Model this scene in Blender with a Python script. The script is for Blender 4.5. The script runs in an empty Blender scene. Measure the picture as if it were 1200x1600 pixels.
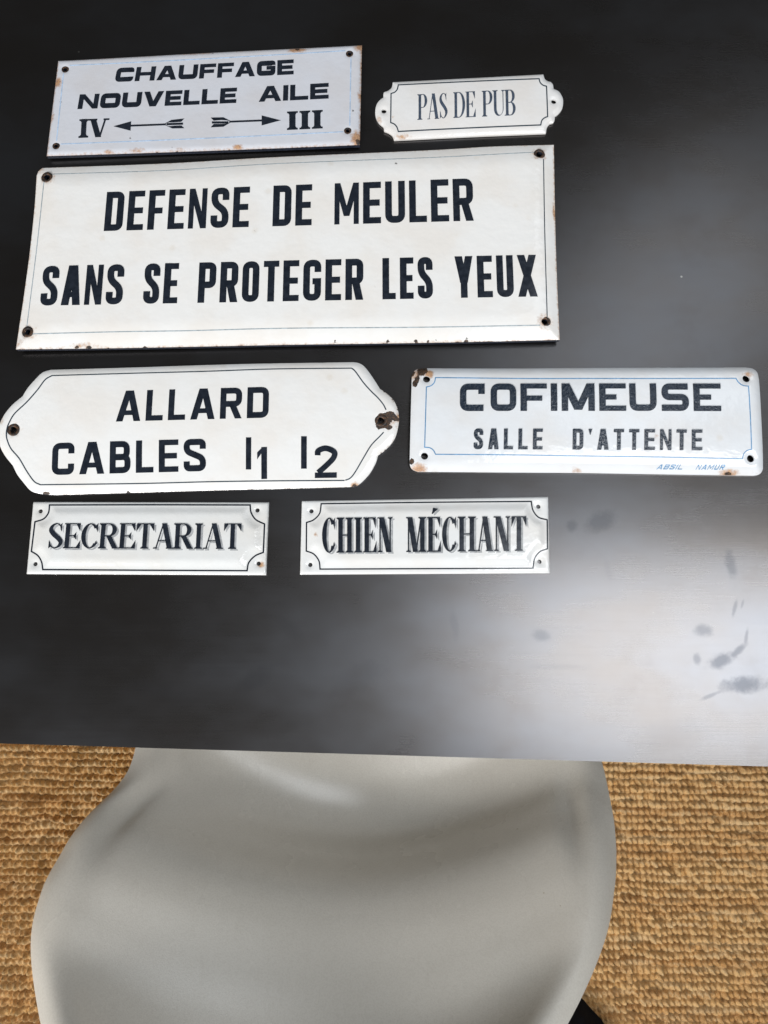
import bpy, math, random
import numpy as np
from mathutils import Vector, geometry
random.seed(4); np.random.seed(4)
S = bpy.context.scene
C = S.collection

# ------------------------------------------------------------------ camera
ZT = 0.74                                   # table top height
CAMH = 0.50                                 # camera above the table
TILT = math.radians(10.5)
F = 1155.0                                  # focal length in photo pixels (1200 x 1600)
cam_d = bpy.data.cameras.new('camera'); cam = bpy.data.objects.new('camera', cam_d); C.objects.link(cam)
cam.location = (0, 0, ZT + CAMH); cam.rotation_euler = (TILT, 0, 0)
cam_d.sensor_fit = 'VERTICAL'; cam_d.sensor_height = 24.0; cam_d.lens = 24.0 * F / 1600.0
cam_d.clip_start = 0.02; cam_d.clip_end = 60
S.camera = cam

# ------------------------------------------------------------------ light
S.view_settings.view_transform = 'Standard'; S.view_settings.look = 'None'
S.view_settings.exposure = 0.0; S.view_settings.gamma = 1.0; S.view_settings.use_curve_mapping = False
W = bpy.data.worlds.new('World'); S.world = W; W.use_nodes = True
bg = W.node_tree.nodes['Background']; bg.inputs[0].default_value = (0.95, 0.98, 1.0, 1); bg.inputs[1].default_value = 0.055

def area(name, loc, target, sx, sy, power, col, spin=0.0):
    d = bpy.data.lights.new(name, 'AREA'); d.shape = 'RECTANGLE'; d.size = sx; d.size_y = sy; d.energy = power; d.color = col
    o = bpy.data.objects.new(name, d); C.objects.link(o); o.location = loc
    q = (Vector(target) - Vector(loc)).to_track_quat('-Z', 'Y'); o.rotation_euler = q.to_euler()
    return o
area('skylight_lamp', (1.0, -0.06, 2.75), (0.25, -0.02, 0.74), 0.72, 1.30, 25, (0.92, 0.96, 1.0))
area('skylight_lamp', (1.0, 1.15, 2.75), (0.25, 0.3, 0.74), 0.72, 1.0, 4.0, (0.90, 0.95, 1.0))
area('room_lamp', (-1.15, -1.75, 2.15), (0, -0.15, 0.5), 1.6, 1.3, 86, (1.0, 0.98, 0.955))

def at(px, py, z):
    """the point of the horizontal plane at height z that a photo pixel shows"""
    u = (px - 600) / F; v = (800 - py) / F
    ct, st = math.cos(TILT), math.sin(TILT)
    d = (u, v * ct + st, v * st - ct)
    k = (z - ZT - CAMH) / d[2]
    return np.array((d[0] * k, d[1] * k, z))

# ------------------------------------------------------------------ node helpers
class NT:
    def __init__(s, name):
        s.m = bpy.data.materials.new(name); s.m.use_nodes = True
        s.t = s.m.node_tree; s.b = s.t.nodes['Principled BSDF']
    def n(s, kind, **kw):
        nd = s.t.nodes.new(kind)
        for k, v in kw.items():
            if k.startswith('i_'):
                key = k[2:]; key = int(key) if key.isdigit() else key.replace('_', ' ')
                s.put(nd.inputs[key], v)
            else: setattr(nd, k, v)
        return nd
    def put(s, sock, v):
        if isinstance(v, bpy.types.NodeSocket): s.t.links.new(v, sock)
        else:
            if isinstance(v, tuple) and len(v) == 3 and sock.type == 'RGBA': v = v + (1,)
            sock.default_value = v
    def math(s, op, a, b=0.0, clamp=False):
        nd = s.n('ShaderNodeMath', operation=op, use_clamp=clamp); s.put(nd.inputs[0], a); s.put(nd.inputs[1], b); return nd.outputs[0]
    def mix(s, f, a, b):
        nd = s.n('ShaderNodeMix', data_type='RGBA'); s.put(nd.inputs[0], f); s.put(nd.inputs[6], a); s.put(nd.inputs[7], b); return nd.outputs[2]
    def ramp(s, v, lo, hi, a=0.0, b=1.0, smooth=True):
        nd = s.n('ShaderNodeMapRange', interpolation_type='SMOOTHSTEP' if smooth else 'LINEAR')
        s.put(nd.inputs[0], v)
        for i, q in enumerate((lo, hi, a, b)): s.put(nd.inputs[i + 1], q)
        return nd.outputs[0]
    def noise(s, vec, scale, detail=3.0, rough=0.55):
        nd = s.n('ShaderNodeTexNoise'); s.put(nd.inputs['Vector'], vec); nd.inputs['Scale'].default_value = scale
        nd.inputs['Detail'].default_value = detail; nd.inputs['Roughness'].default_value = rough; return nd.outputs['Fac']
    def obj(s, scale=(1, 1, 1), rot=(0, 0, 0)):
        tc = s.n('ShaderNodeTexCoord'); mp = s.n('ShaderNodeMapping'); s.t.links.new(tc.outputs['Object'], mp.inputs[0])
        mp.inputs['Scale'].default_value = scale; mp.inputs['Rotation'].default_value = rot; return mp.outputs[0]
    def attr(s, name): return s.n('ShaderNodeAttribute', attribute_name=name).outputs['Fac']
    def bump(s, h, strength, dist):
        nd = s.n('ShaderNodeBump'); s.put(nd.inputs['Height'], h); s.put(nd.inputs['Strength'], strength); nd.inputs['Distance'].default_value = dist; return nd.outputs[0]
    def set(s, **kw):
        for k, v in kw.items(): s.put(s.b.inputs[k.replace('_', ' ')], v)

def enamel(name, base, seed, speck=0.5, mottling=0.03, dirt=(0.55, 0.42, 0.25)):
    g = NT(name); v = g.obj()
    off = g.n('ShaderNodeVectorMath', operation='ADD'); g.put(off.inputs[0], v); off.inputs[1].default_value = (seed, seed * 0.7, 0); v = off.outputs[0]
    n1 = g.noise(v, 30, 3); n2 = g.noise(v, 420, 3); n3 = g.noise(v, 900, 2)
    col = g.mix(g.ramp(n1, 0.35, 0.7), base, tuple(c * (1 - mottling * (1 + i)) for i, c in enumerate(base)))
    # small dark specks and pin holes in the glaze
    vo = g.n('ShaderNodeTexVoronoi'); g.put(vo.inputs['Vector'], v); vo.inputs['Scale'].default_value = 95; vo.inputs['Randomness'].default_value = 1.0
    sep = g.n('ShaderNodeSeparateColor'); g.put(sep.inputs[0], vo.outputs['Color'])
    pick = g.math('GREATER_THAN', sep.outputs[0], 1 - 0.055 * speck)
    dist = g.math('ADD', vo.outputs['Distance'], g.math('MULTIPLY', g.math('SUBTRACT', n3, 0.5), 0.25))
    sp = g.math('MULTIPLY', pick, g.ramp(dist, 0.10, 0.03))
    pick2 = g.math('GREATER_THAN', sep.outputs[1], 1 - 0.03 * speck)
    sp2 = g.math('MULTIPLY', pick2, g.ramp(dist, 0.35, 0.08))
    col = g.mix(g.math('MULTIPLY', sp2, 0.16), col, dirt)
    col = g.mix(g.math('MULTIPLY', sp, 0.8), col, (0.05, 0.045, 0.04))
    # rust bloom, then bare chipped iron
    jit = g.math('MULTIPLY', g.math('SUBTRACT', n2, 0.5), 1.1)
    ru = g.math('ADD', g.attr('rust'), g.math('MULTIPLY', jit, 0.8))
    ru = g.math('MULTIPLY', g.ramp(ru, 0.12, 0.75), g.ramp(g.attr('rust'), 0.02, 0.2))
    rustc = g.mix(g.ramp(n3, 0.35, 0.65), (0.50, 0.25, 0.07), (0.30, 0.12, 0.035))
    col = g.mix(g.math('MULTIPLY', ru, 0.85), col, rustc)
    ch = g.ramp(g.math('ADD', g.attr('chip'), g.math('MULTIPLY', jit, 0.7)), 0.46, 0.54)
    iron = g.mix(g.ramp(n3, 0.4, 0.62), (0.022, 0.019, 0.018), (0.10, 0.055, 0.03))
    col = g.mix(ch, col, iron)
    ro = g.ramp(n1, 0.3, 0.7, 0.10, 0.17)
    ro = g.math('MAXIMUM', ro, g.math('MULTIPLY', g.math('MAXIMUM', ch, ru), 0.6))
    hgt = g.math('ADD', g.math('MULTIPLY', g.noise(v, 130, 2), 0.9), g.math('MULTIPLY', ch, -1.2))
    g.set(Base_Color=col, Roughness=ro, Normal=g.bump(hgt, 0.22, 0.0012))
    g.b.inputs['IOR'].default_value = 1.5
    return g.m

def paint(name, c, rough=0.2, seed=0.0, wear=0.0, bump=0.0):
    g = NT(name); v = g.obj()
    n = g.noise(v, 260, 4)
    col = g.mix(g.ramp(n, 0.3, 0.75), c, tuple(min(1, x * 1.5 + 0.004) for x in c))
    if wear:
        n4 = g.noise(v, 700, 4, 0.7)
        col = g.mix(g.math('MULTIPLY', g.ramp(n4, 0.66, 0.72), wear), col, (0.6, 0.6, 0.6))
    g.set(Base_Color=col, Roughness=g.ramp(n, 0.3, 0.7, rough * 0.8, rough * 1.3))
    if bump: g.set(Normal=g.bump(g.noise(v, 500, 3), bump, 0.001))
    return g.m

M = {}
M['ink'] = paint('navy black enamel', (0.010, 0.014, 0.022), 0.2)
M['ink_worn'] = paint('worn navy black enamel', (0.012, 0.017, 0.027), 0.3, wear=0.35)
M['ink_raised'] = paint('raised navy enamel', (0.012, 0.020, 0.034), 0.14, bump=0.5)
M['ink_serif'] = paint('slate blue enamel', (0.05, 0.068, 0.10), 0.25)
M['ink_crisp'] = paint('black print enamel', (0.012, 0.016, 0.024), 0.18)
M['grey_print'] = paint('grey print enamel', (0.31, 0.32, 0.33), 0.2)
M['line_pale'] = paint('pale blue line', (0.36, 0.47, 0.62), 0.25)
M['line_thin'] = paint('thin grey line', (0.28, 0.33, 0.36), 0.25, wear=0.4)
M['line_dark'] = paint('dark line', (0.03, 0.045, 0.06), 0.22)
M['line_blue'] = paint('blue line', (0.10, 0.23, 0.40), 0.22)

def eyelet_mat():
    g = NT('dark iron eyelet'); v = g.obj(); n = g.noise(v, 600, 4)
    g.set(Base_Color=g.mix(g.ramp(n, 0.4, 0.65), (0.035, 0.033, 0.033), (0.13, 0.07, 0.04)), Roughness=0.5, Metallic=0.5); return g.m
M['eyelet'] = eyelet_mat()
M['back'] = paint('navy enamelled back', (0.012, 0.016, 0.028), 0.4)

# ------------------------------------------------------------------ object helpers
def link(name, verts, faces, mat, parent=None, smooth=False, attrs=None):
    me = bpy.data.meshes.new(name); me.from_pydata([tuple(v) for v in verts], [], [tuple(f) for f in faces])
    me.materials.append(mat)
    if smooth: me.polygons.foreach_set('use_smooth', [True] * len(me.polygons))
    for k, a in (attrs or {}).items():
        at_ = me.attributes.new(k, 'FLOAT', 'POINT'); at_.data.foreach_set('value', np.asarray(a, dtype=np.float32))
    me.update()
    o = bpy.data.objects.new(name, me); C.objects.link(o)
    if parent: o.parent = parent
    return o
def tag(o, label=None, cat=None, group=None, kind=None):
    for k, v in (('label', label), ('category', cat), ('group', group), ('kind', kind)):
        if v: o[k] = v
    return o
def empty(name, loc, rz=0.0):
    o = bpy.data.objects.new(name, None); C.objects.link(o); o.location = loc; o.rotation_euler = (0, 0, rz); o.empty_display_size = 0.02; return o

def catmull(P, n=8):
    P = [np.array(p, float) for p in P]
    if len(P) < 3: return P
    Q = [2 * P[0] - P[1]] + P + [2 * P[-1] - P[-2]]; out = []
    for i in range(1, len(Q) - 2):
        a, b, c, d = Q[i - 1:i + 3]
        for k in range(n):
            t = k / n
            out.append(0.5 * (2 * b + (c - a) * t + (2 * a - 5 * b + 4 * c - d) * t * t + (3 * b - a - 3 * c + d) * t ** 3))
    return out + [P[-1]]
def path(pieces, closed=True):
    """pieces of a pixel outline; each piece is a smooth curve, corners lie between pieces"""
    out = []
    for i, pc in enumerate(pieces):
        q = catmull(pc)
        out += q if (not out or np.linalg.norm(out[-1] - q[0]) > 0.6) else q[1:]
    if closed and np.linalg.norm(out[0] - out[-1]) < 0.6: out.pop()
    return out
def resample(P, step, closed=True):
    P = [np.asarray(p, float) for p in P]
    if closed: P = P + [P[0]]
    out = []
    for a, b in zip(P[:-1], P[1:]):
        L = np.linalg.norm(b - a); n = max(1, int(round(L / step)))
        for k in range(n): out.append(a + (b - a) * k / n)
    if not closed: out.append(P[-1])
    # drop points that crowd each other
    keep = [out[0]]
    for p in out[1:]:
        if np.linalg.norm(p - keep[-1]) > step * 0.3: keep.append(p)
    if closed and np.linalg.norm(keep[0] - keep[-1]) < step * 0.3: keep.pop()
    return np.array(keep)
def seg_dist(P, Q, closed=True):
    """distance of points P (n,2) to polyline Q (m,2)"""
    A = Q; B = np.roll(Q, -1, 0)
    if not closed: A, B = Q[:-1], Q[1:]
    best = np.full(len(P), 1e9)
    for a, b in zip(A, B):
        ab = b - a; t = np.clip(((P - a) @ ab) / max(ab @ ab, 1e-16), 0, 1)
        d = P - (a + t[:, None] * ab); best = np.minimum(best, (d * d).sum(1))
    return np.sqrt(best)
def inside(P, Q):
    x, y = P[:, 0], P[:, 1]; r = np.zeros(len(P), bool); n = len(Q)
    for i in range(n):
        x0, y0 = Q[i]; x1, y1 = Q[(i + 1) % n]
        if y0 == y1: continue
        c = ((y0 > y) != (y1 > y)) & (x < (x1 - x0) * (y - y0) / (y1 - y0) + x0); r ^= c
    return r
def sstep(t): t = np.clip(t, 0, 1); return t * t * (3 - 2 * t)

# ------------------------------------------------------------------ an enamelled plate
class Plate:
    def __init__(s, name, label, outline, holes, mat, lift=None, bevel=0.003, edge_drop=0.0012, emboss=None, thick=0.0013,
                 chips=(), rusts=(), wear=(), base=0.0024, step=0.0016, back=None):
        s.zp = ZT + base
        px = path(outline); W3 = np.array([at(p[0], p[1], s.zp)[:2] for p in px])
        s.c = (W3.min(0) + W3.max(0)) / 2
        a = at(*outline[0][0], s.zp)[:2]; b = at(*outline[0][-1], s.zp)[:2]; s.rz = math.atan2(b[1] - a[1], b[0] - a[0])
        s.root = empty(name, (s.c[0], s.c[1], ZT), s.rz); tag(s.root, label, 'enamel sign', 'enamel signs laid out on the dark table')
        s.out = resample([s.loc(p) for p in px], step)
        s.half = np.abs(s.out).max(0)
        s.base, s.bevel, s.drop, s.lift = base, bevel, edge_drop, lift
        s.emb = None
        if emboss:
            s.emb = resample([s.loc(p) for p in path(emboss[0])], 0.002); s.emb_h, s.emb_w = emboss[1:]
        s.holes = []
        for hx, hy, r in holes:
            k = at(hx, hy, s.zp)[2]; rr = r * np.linalg.norm(at(hx + 1, hy, s.zp) - at(hx, hy, s.zp)); s.holes.append((s.loc((hx, hy)), rr))
        # triangulate: outline, bevel rings, holes, grid
        pts = [tuple(p) for p in s.out]; n = len(pts); edges = [(i, (i + 1) % n) for i in range(n)]
        area_ = 0.5 * np.sum(s.out[:, 0] * np.roll(s.out[:, 1], -1) - np.roll(s.out[:, 0], -1) * s.out[:, 1])
        tang = np.roll(s.out, -1, 0) - np.roll(s.out, 1, 0); nor = np.stack([-tang[:, 1], tang[:, 0]], 1) * (1 if area_ > 0 else -1)
        nor /= np.maximum(np.linalg.norm(nor, axis=1), 1e-9)[:, None]
        extra = []
        for d in (0.0004, 0.0010):
            q = s.out + nor * d; ok = inside(q, s.out) & (seg_dist(q, s.out) > d * 0.8); extra.append(q[ok])
        for (hc, r) in s.holes:
            m = 20; i0 = len(pts)
            for k in range(m): pts.append((hc[0] + r * math.cos(2 * math.pi * k / m), hc[1] + r * math.sin(2 * math.pi * k / m)))
            edges += [(i0 + k, i0 + (k + 1) % m) for k in range(m)]
        lo, hi = s.out.min(0), s.out.max(0)
        gx, gy = np.meshgrid(np.arange(lo[0], hi[0], step), np.arange(lo[1], hi[1], step))
        gr = np.stack([gx.ravel(), gy.ravel()], 1); gr = gr + np.random.uniform(-0.15, 0.15, gr.shape) * step
        gr = gr[inside(gr, s.out)]; gr = gr[seg_dist(gr, s.out) > 0.0016]
        extra.append(gr); ex = np.concatenate(extra)
        for (hc, r) in s.holes: ex = ex[np.linalg.norm(ex - hc, axis=1) > r + 0.0006]
        pts += [tuple(p) for p in ex]
        vv, ee, ff, _, _, _ = geometry.delaunay_2d_cdt([Vector(p) for p in pts], edges, [], 0, 1e-7)
        V = np.array([(p.x, p.y) for p in vv])
        cen = np.array([V[list(f)].mean(0) for f in ff]); ok = inside(cen, s.out)
        for (hc, r) in s.holes: ok &= np.linalg.norm(cen - hc, axis=1) > r * 0.97
        ff = [f for f, k in zip(ff, ok) if k]
        used = sorted({i for f in ff for i in f}); rem = {u: i for i, u in enumerate(used)}
        V = V[used]; ff = [tuple(rem[i] for i in f) for f in ff]
        Z = s.H(V); nv = len(V)
        top = np.column_stack([V, Z]); bot = np.column_stack([V, Z - thick])
        from collections import Counter
        cnt = Counter()
        for f in ff:
            for i in range(len(f)): cnt[(f[i], f[(i + 1) % len(f)])] += 1
        faces = list(ff) + [tuple(nv + i for i in reversed(f)) for f in ff]
        for (i, j) in cnt:
            if (j, i) not in cnt: faces.append((j, i, nv + i, nv + j))
        chip = np.zeros(nv); rust = np.zeros(nv)
        for (x, y, rx, ry) in chips: chip = np.maximum(chip, s.blob(V, x, y, rx, ry))
        for (x, y, rx, ry, k) in rusts: rust = np.maximum(rust, k * s.blob(V, x, y, rx, ry))
        for (poly, wid, kc, kr) in wear:
            q = np.array([s.loc(p) for p in poly]); d = seg_dist(V, q, False)
            chip = np.maximum(chip, kc * np.clip(1 - d / wid, 0, 1)); rust = np.maximum(rust, kr * np.clip(1 - d / (wid * 1.8), 0, 1))
        s.plate = link('plate', np.concatenate([top, bot]), faces, mat, s.root, True,
                       {'chip': np.concatenate([chip, chip * 0]), 'rust': np.concatenate([rust, rust * 0])})
        if back:
            s.plate.data.materials.append(back); s.plate.data.polygons.foreach_set('material_index', [0] * len(ff) + [1] * (len(faces) - len(ff)))
        s.plate.data.set_sharp_from_angle(angle=math.radians(50))
        s.k = 0
    def blob(s, V, x, y, rx, ry):
        c = s.loc((x, y)); u = np.linalg.norm(at(x + 1, y, s.zp) - at(x, y, s.zp))
        d = np.sqrt(((V[:, 0] - c[0]) / (rx * u)) ** 2 + ((V[:, 1] - c[1]) / (ry * u)) ** 2); return np.clip(1.25 - 0.75 * d, 0, 1)
    def loc(s, p):
        w = at(p[0], p[1], s.zp)[:2] - s.c; ca, sa = math.cos(-s.rz), math.sin(-s.rz)
        return np.array((w[0] * ca - w[1] * sa, w[0] * sa + w[1] * ca))
    def H(s, P):
        P = np.asarray(P, float); d = seg_dist(P, s.out)
        z = np.full(len(P), s.base)
        if s.lift is not None: z = z + s.lift(P[:, 0] / s.half[0], P[:, 1] / s.half[1])
        e = np.clip(1 - d / s.bevel, 0, 1); z = z - s.drop * e ** 2
        if s.emb is not None:
            de = seg_dist(P, s.emb) * np.where(inside(P, s.emb), 1, -1); z = z + s.emb_h * sstep(de / s.emb_w)
        for (hc, r) in getattr(s, 'holes', []):
            q = np.linalg.norm(P - hc, axis=1); z = z - 0.0006 * np.clip(1 - (q - r) / 0.003, 0, 1) ** 2
        return z
    def strips(s, name, strips, mat, rise=0.00012, label=None):
        """strips: lists of (left, right) pixel pairs -> one thin raised mesh"""
        vs, fs, L = [], [], []
        P2 = []
        for st in strips:
            q = [(s.loc(a), s.loc(b)) for a, b in st]; dense = [q[0]]
            for (a0, b0), (a1, b1) in zip(q[:-1], q[1:]):
                n = max(1, int(max(np.linalg.norm(a1 - a0), np.linalg.norm(b1 - b0)) / 0.004))
                for k in range(1, n + 1): dense.append((a0 + (a1 - a0) * k / n, b0 + (b1 - b0) * k / n))
            L.append(len(dense)); P2 += [p for ab in dense for p in ab]
        Z = s.H(np.array(P2)); i = 0
        for m in L:
            s.k += 1; off = rise + (s.k % 60) * 2.5e-6; n0 = len(vs)
            for k in range(2 * m): vs.append((P2[i + k][0], P2[i + k][1], Z[i + k] + off))
            for k in range(2 * m): vs.append((P2[i + k][0], P2[i + k][1], Z[i + k] - 0.0004))
            b = n0 + 2 * m
            x = np.array(vs[n0]); y = np.array(vs[n0 + 1]); w = np.array(vs[n0 + 2])
            ar = 0
            for k in range(m - 1):
                p = [np.array(vs[n0 + 2 * k + j][:2]) for j in (0, 1, 3, 2)]
                ar += sum(p[j][0] * p[(j + 1) % 4][1] - p[(j + 1) % 4][0] * p[j][1] for j in range(4))
            fl = ar < 0
            def add(f): fs.append(tuple(reversed(f)) if fl else f)
            for k in range(m - 1):
                a0, b0, a1, b1 = n0 + 2 * k, n0 + 2 * k + 1, n0 + 2 * k + 2, n0 + 2 * k + 3
                add((a0, b0, b1, a1)); add((a1, a1 + 2 * m, a0 + 2 * m, a0)); add((b0, b0 + 2 * m, b1 + 2 * m, b1))
            add((n0, n0 + 2 * m, n0 + 1 + 2 * m, n0 + 1)); e = n0 + 2 * m - 2; add((e + 1, e + 1 + 2 * m, e + 2 * m, e))
            i += 2 * m
        o = link(name, vs, fs, mat, s.root)
        if label: o['label'] = label
        return o
    def line(s, pieces, wpx, mat, closed=True, name='border_line'):
        P = path(pieces, closed); P = resample(P, 4.0, closed)
        return s.strips(name, [ribbon(P, [wpx / 2] * len(P), closed)], mat, 0.00006)
    def text(s, base, cap, words, font, T, t, mat, gap=0.12, rise=0.00012, shift=(0, 0), name='lettering'):
        (ax, ay), (bx, by) = base; (cx, cy), (dx, dy) = cap; out = []
        for (wd, x0, x1) in words:
            hpx = 0.5 * ((ay - cy) + (by - dy)); asp = (x1 - x0) / hpx
            bw = [font.widths.get(ch, font.default) for ch in wd]
            fixed = sum(T if b == 0 else 0 for b in bw); k = (asp - gap * (len(wd) - 1) - fixed) / max(sum(bw), 1e-6)
            x = 0.0
            for ch, b in zip(wd, bw):
                w = T if b == 0 else b * k
                for st in font.glyph(ch, w, T, t):
                    q = []
                    for pair in st:
                        pp = []
                        for (gx, gy) in pair:
                            f = ((x0 + (x + gx) * hpx) - ax) / (bx - ax)
                            lo = np.array((ax + (bx - ax) * f, ay + (by - ay) * f)); hi = np.array((cx + (dx - cx) * f, cy + (dy - cy) * f))
                            p = lo + (hi - lo) * gy; pp.append((p[0] + shift[0], p[1] + shift[1]))
                        q.append(tuple(pp))
                    out.append(q)
                x += w + gap
        return s.strips(name, out, mat, rise)
    def eyelets(s, mat, minor=0.0008, grow=1.25):
        for (hc, r) in s.holes:
            n, m = 24, 8; vs, fs = [], []; R = r * grow; z0 = float(s.H(np.array([hc + np.array((R, 0))]))[0])
            for i in range(n):
                a = 2 * math.pi * i / n
                for j in range(m):
                    b = 2 * math.pi * j / m; rr = R + minor * 1.3 * math.cos(b) * (1 + 0.12 * math.sin(3 * a + R * 9000))
                    vs.append((hc[0] + rr * math.cos(a), hc[1] + rr * math.sin(a), z0 + 0.0001 + minor * 0.6 * math.sin(b)))
            for i in range(n):
                for j in range(m): fs.append((i * m + j, ((i + 1) % n) * m + j, ((i + 1) % n) * m + (j + 1) % m, i * m + (j + 1) % m))
            link('eyelet', vs, fs, mat, s.root, True)

# ------------------------------------------------------------------ hand made letter shapes (x right, y 0..1 up, in cap heights)
def ribbon(P, hw, closed=False):
    P = np.asarray(P, float); n = len(P); out = []
    for i in range(n):
        if closed: a, b, c = P[i - 1], P[i], P[(i + 1) % n]
        else: a, b, c = P[max(i - 1, 0)], P[i], P[min(i + 1, n - 1)]
        d1 = b - a; d2 = c - b
        if np.linalg.norm(d1) < 1e-9: d1 = d2
        if np.linalg.norm(d2) < 1e-9: d2 = d1
        d1 = d1 / np.linalg.norm(d1); d2 = d2 / np.linalg.norm(d2)
        n1 = np.array((-d1[1], d1[0])); n2 = np.array((-d2[1], d2[0])); m = n1 + n2
        l = np.linalg.norm(m); m = m / l if l > 1e-6 else n1
        k = 1 / max(m @ n1, 0.45); out.append((b + m * hw[i] * k, b - m * hw[i] * k))
    if closed: out.append(out[0])
    return out
def rounded(P, r, closed=False, seg=5):
    P = [np.array(p, float) for p in P]; n = len(P); out = []
    for i in range(n):
        if not closed and i in (0, n - 1): out.append(P[i]); continue
        a, b, c = P[i - 1], P[i], P[(i + 1) % n]
        l1, l2 = np.linalg.norm(a - b), np.linalg.norm(c - b); q = min(r, l1 * 0.48, l2 * 0.48)
        p0 = b + (a - b) / l1 * q; p1 = b + (c - b) / l2 * q
        for k in range(seg + 1):
            t = k / seg; out.append((1 - t) ** 2 * p0 + 2 * t * (1 - t) * b + t * t * p1)
    return out
def rect(x0, y0, x1, y1): return [((x0, y0), (x1, y0)), ((x0, y1), (x1, y1))]
def slant(x0, x1, h, y0=0.0, y1=1.0): return [((x0 - h, y0), (x0 + h, y0)), ((x1 - h, y1), (x1 + h, y1))]

class Sans:
    nm = 0.76
    def __init__(s, r=0.2, default=0.5, widths=None): s.r = r; s.default = default; s.widths = dict(I=0); s.widths.update(widths or {})
    def glyph(s, ch, w, T, t):
        a = T / 2; b = t / 2; r = s.r
        R = lambda P, cl=False: ribbon(rounded(P, r, cl), [a] * len(rounded(P, r, cl)), cl)
        L = rect(0, 0, T, 1)
        hs = a * 1.12
        if ch == 'I': return [L]
        if ch == 'L': return [L, rect(T, 0, w, t)]
        if ch == 'E': return [L, rect(T, 0, w, t), rect(T, 1 - t, w, 1), rect(T, 0.5 - b, w * 0.93, 0.5 + b)]
        if ch == 'F': return [L, rect(T, 1 - t, w, 1), rect(T, 0.48 - b, w * 0.9, 0.48 + b)]
        if ch == 'T': return [rect(w / 2 - a, 0, w / 2 + a, 1 - t), rect(0, 1 - t, w, 1)]
        if ch == 'H': return [L, rect(w - T, 0, w, 1), rect(T, 0.5 - b, w - T, 0.5 + b)]
        if ch == 'N': q = s.nm * T; return [rect(0, 0, q, 1), rect(w - q, 0, w, 1), slant(w - hs * s.nm, hs * s.nm, hs * s.nm)]
        if ch == 'M': q = s.nm * T; h2 = hs * s.nm; return [rect(0, 0, q, 1), rect(w - q, 0, w, 1), slant(w / 2, h2, h2, 0.2), slant(w / 2, w - h2, h2, 0.2)]
        if ch == 'A': return [slant(hs, w / 2 - a * .25, hs), slant(w - hs, w / 2 + a * .25, hs), rect(w * 0.27, 0.2, w * 0.73, 0.2 + t * .9)]
        if ch == 'V': return [slant(w / 2 - a * .15, hs, hs), slant(w / 2 + a * .15, w - hs, hs)]
        if ch == 'X': return [slant(hs, w - hs, hs), slant(w - hs, hs, hs)]
        if ch == 'Y': return [rect(w / 2 - a, 0, w / 2 + a, 0.46), slant(w / 2, hs, hs, 0.36), slant(w / 2, w - hs, hs, 0.36)]
        if ch == 'O': return [R([(a, a), (a, 1 - a), (w - a, 1 - a), (w - a, a)], True)]
        if ch == 'D': return [L, R([(T * .9, 1 - a), (w - a, 1 - a), (w - a, a), (T * .9, a)])]
        if ch == 'U': return [R([(a, 1), (a, a), (w - a, a), (w - a, 1)])]
        if ch == 'C': return [R([(w - a, 0.66), (w - a, 1 - a), (a, 1 - a), (a, a), (w - a, a), (w - a, 0.34)])]
        if ch == 'G': return [R([(w - a, 0.70), (w - a, 1 - a), (a, 1 - a), (a, a), (w - a, a), (w - a, 0.40)]), rect(w * 0.52, 0.40, w, 0.40 + t)]
        if ch == 'S': return [R([(w - a, 0.69), (w - a, 1 - a), (a, 1 - a), (a, 0.62), (w - a, 0.40), (w - a, a), (a, a), (a, 0.31)])]
        if ch == 'P': return [L, R([(T * .9, 1 - a), (w - a, 1 - a), (w - a, 0.36 + a), (T * .9, 0.36 + a)])]
        if ch == 'R': return [L, R([(T * .9, 1 - a), (w - a, 1 - a), (w - a, 0.38 + a), (T * .9, 0.38 + a)]), slant(w - hs, w * 0.58, hs, 0, 0.42)]
        if ch == 'B': return [L, R([(T * .9, 1 - a), (w - a * 1.3, 1 - a), (w - a * 1.3, 0.5), (T * .9, 0.5)]), R([(T * .9, 0.505), (w - a, 0.505), (w - a, a), (T * .9, a)])]
        if ch == '1': return [rect(w - T, 0, w, 1), [((0, 0.62), (0, 0.84)), ((w - T, 0.80), (w - T * .8, 1.0))]]
        if ch == '2': return [rect(0, 0, w, t), ribbon(catmull([(a, .70), (a * 1.25, .84), (w * .5, 1 - a), (w - a, .80), (w - a * 1.15, .62), (w * .55, .40), (a * 1.2, t)], 6), [a] * 37)]
        if ch == "'": return [[((w * .45, 0.72), (w * .55, 0.72)), ((0, 1.0), (w, 1.0))]]
        return []
class Wide(Sans):
    nm = 1.0
    """square letters of the waiting-room sign: the C, S and U have flat ends"""
    def glyph(s, ch, w, T, t):
        a = T / 2; R = lambda P, cl=False: ribbon(rounded(P, s.r, cl), [a] * len(rounded(P, s.r, cl)), cl)
        if ch == 'C': return [R([(w - T, 1 - a), (a, 1 - a), (a, a), (w - T * .2, a)]), rect(w - T, 0.62, w, 1)]
        if ch == 'S': return [R([(w * .97, 1 - a), (a, 1 - a), (a, 0.5), (w - a, 0.5), (w - a, a), (0, a)])]
        if ch == 'E': return [rect(0, 0, T, 1), rect(T, 0, w, t), rect(T, 1 - t, w, 1), rect(T, 0.5 - t / 2, w * 0.64, 0.5 + t / 2)]
        if ch == 'F': return [rect(0, 0, T, 1), rect(T, 1 - t, w, 1), rect(T, 0.46 - t / 2, w * 0.82, 0.46 + t / 2)]
        if ch == 'M': hs = a * 1.25; return [rect(0, 0, T, 1), rect(w - T, 0, w, 1), slant(w / 2, hs, hs, 0.04), slant(w / 2, w - hs, hs, 0.04)]
        return Sans.glyph(s, ch, w, T, t)
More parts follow.
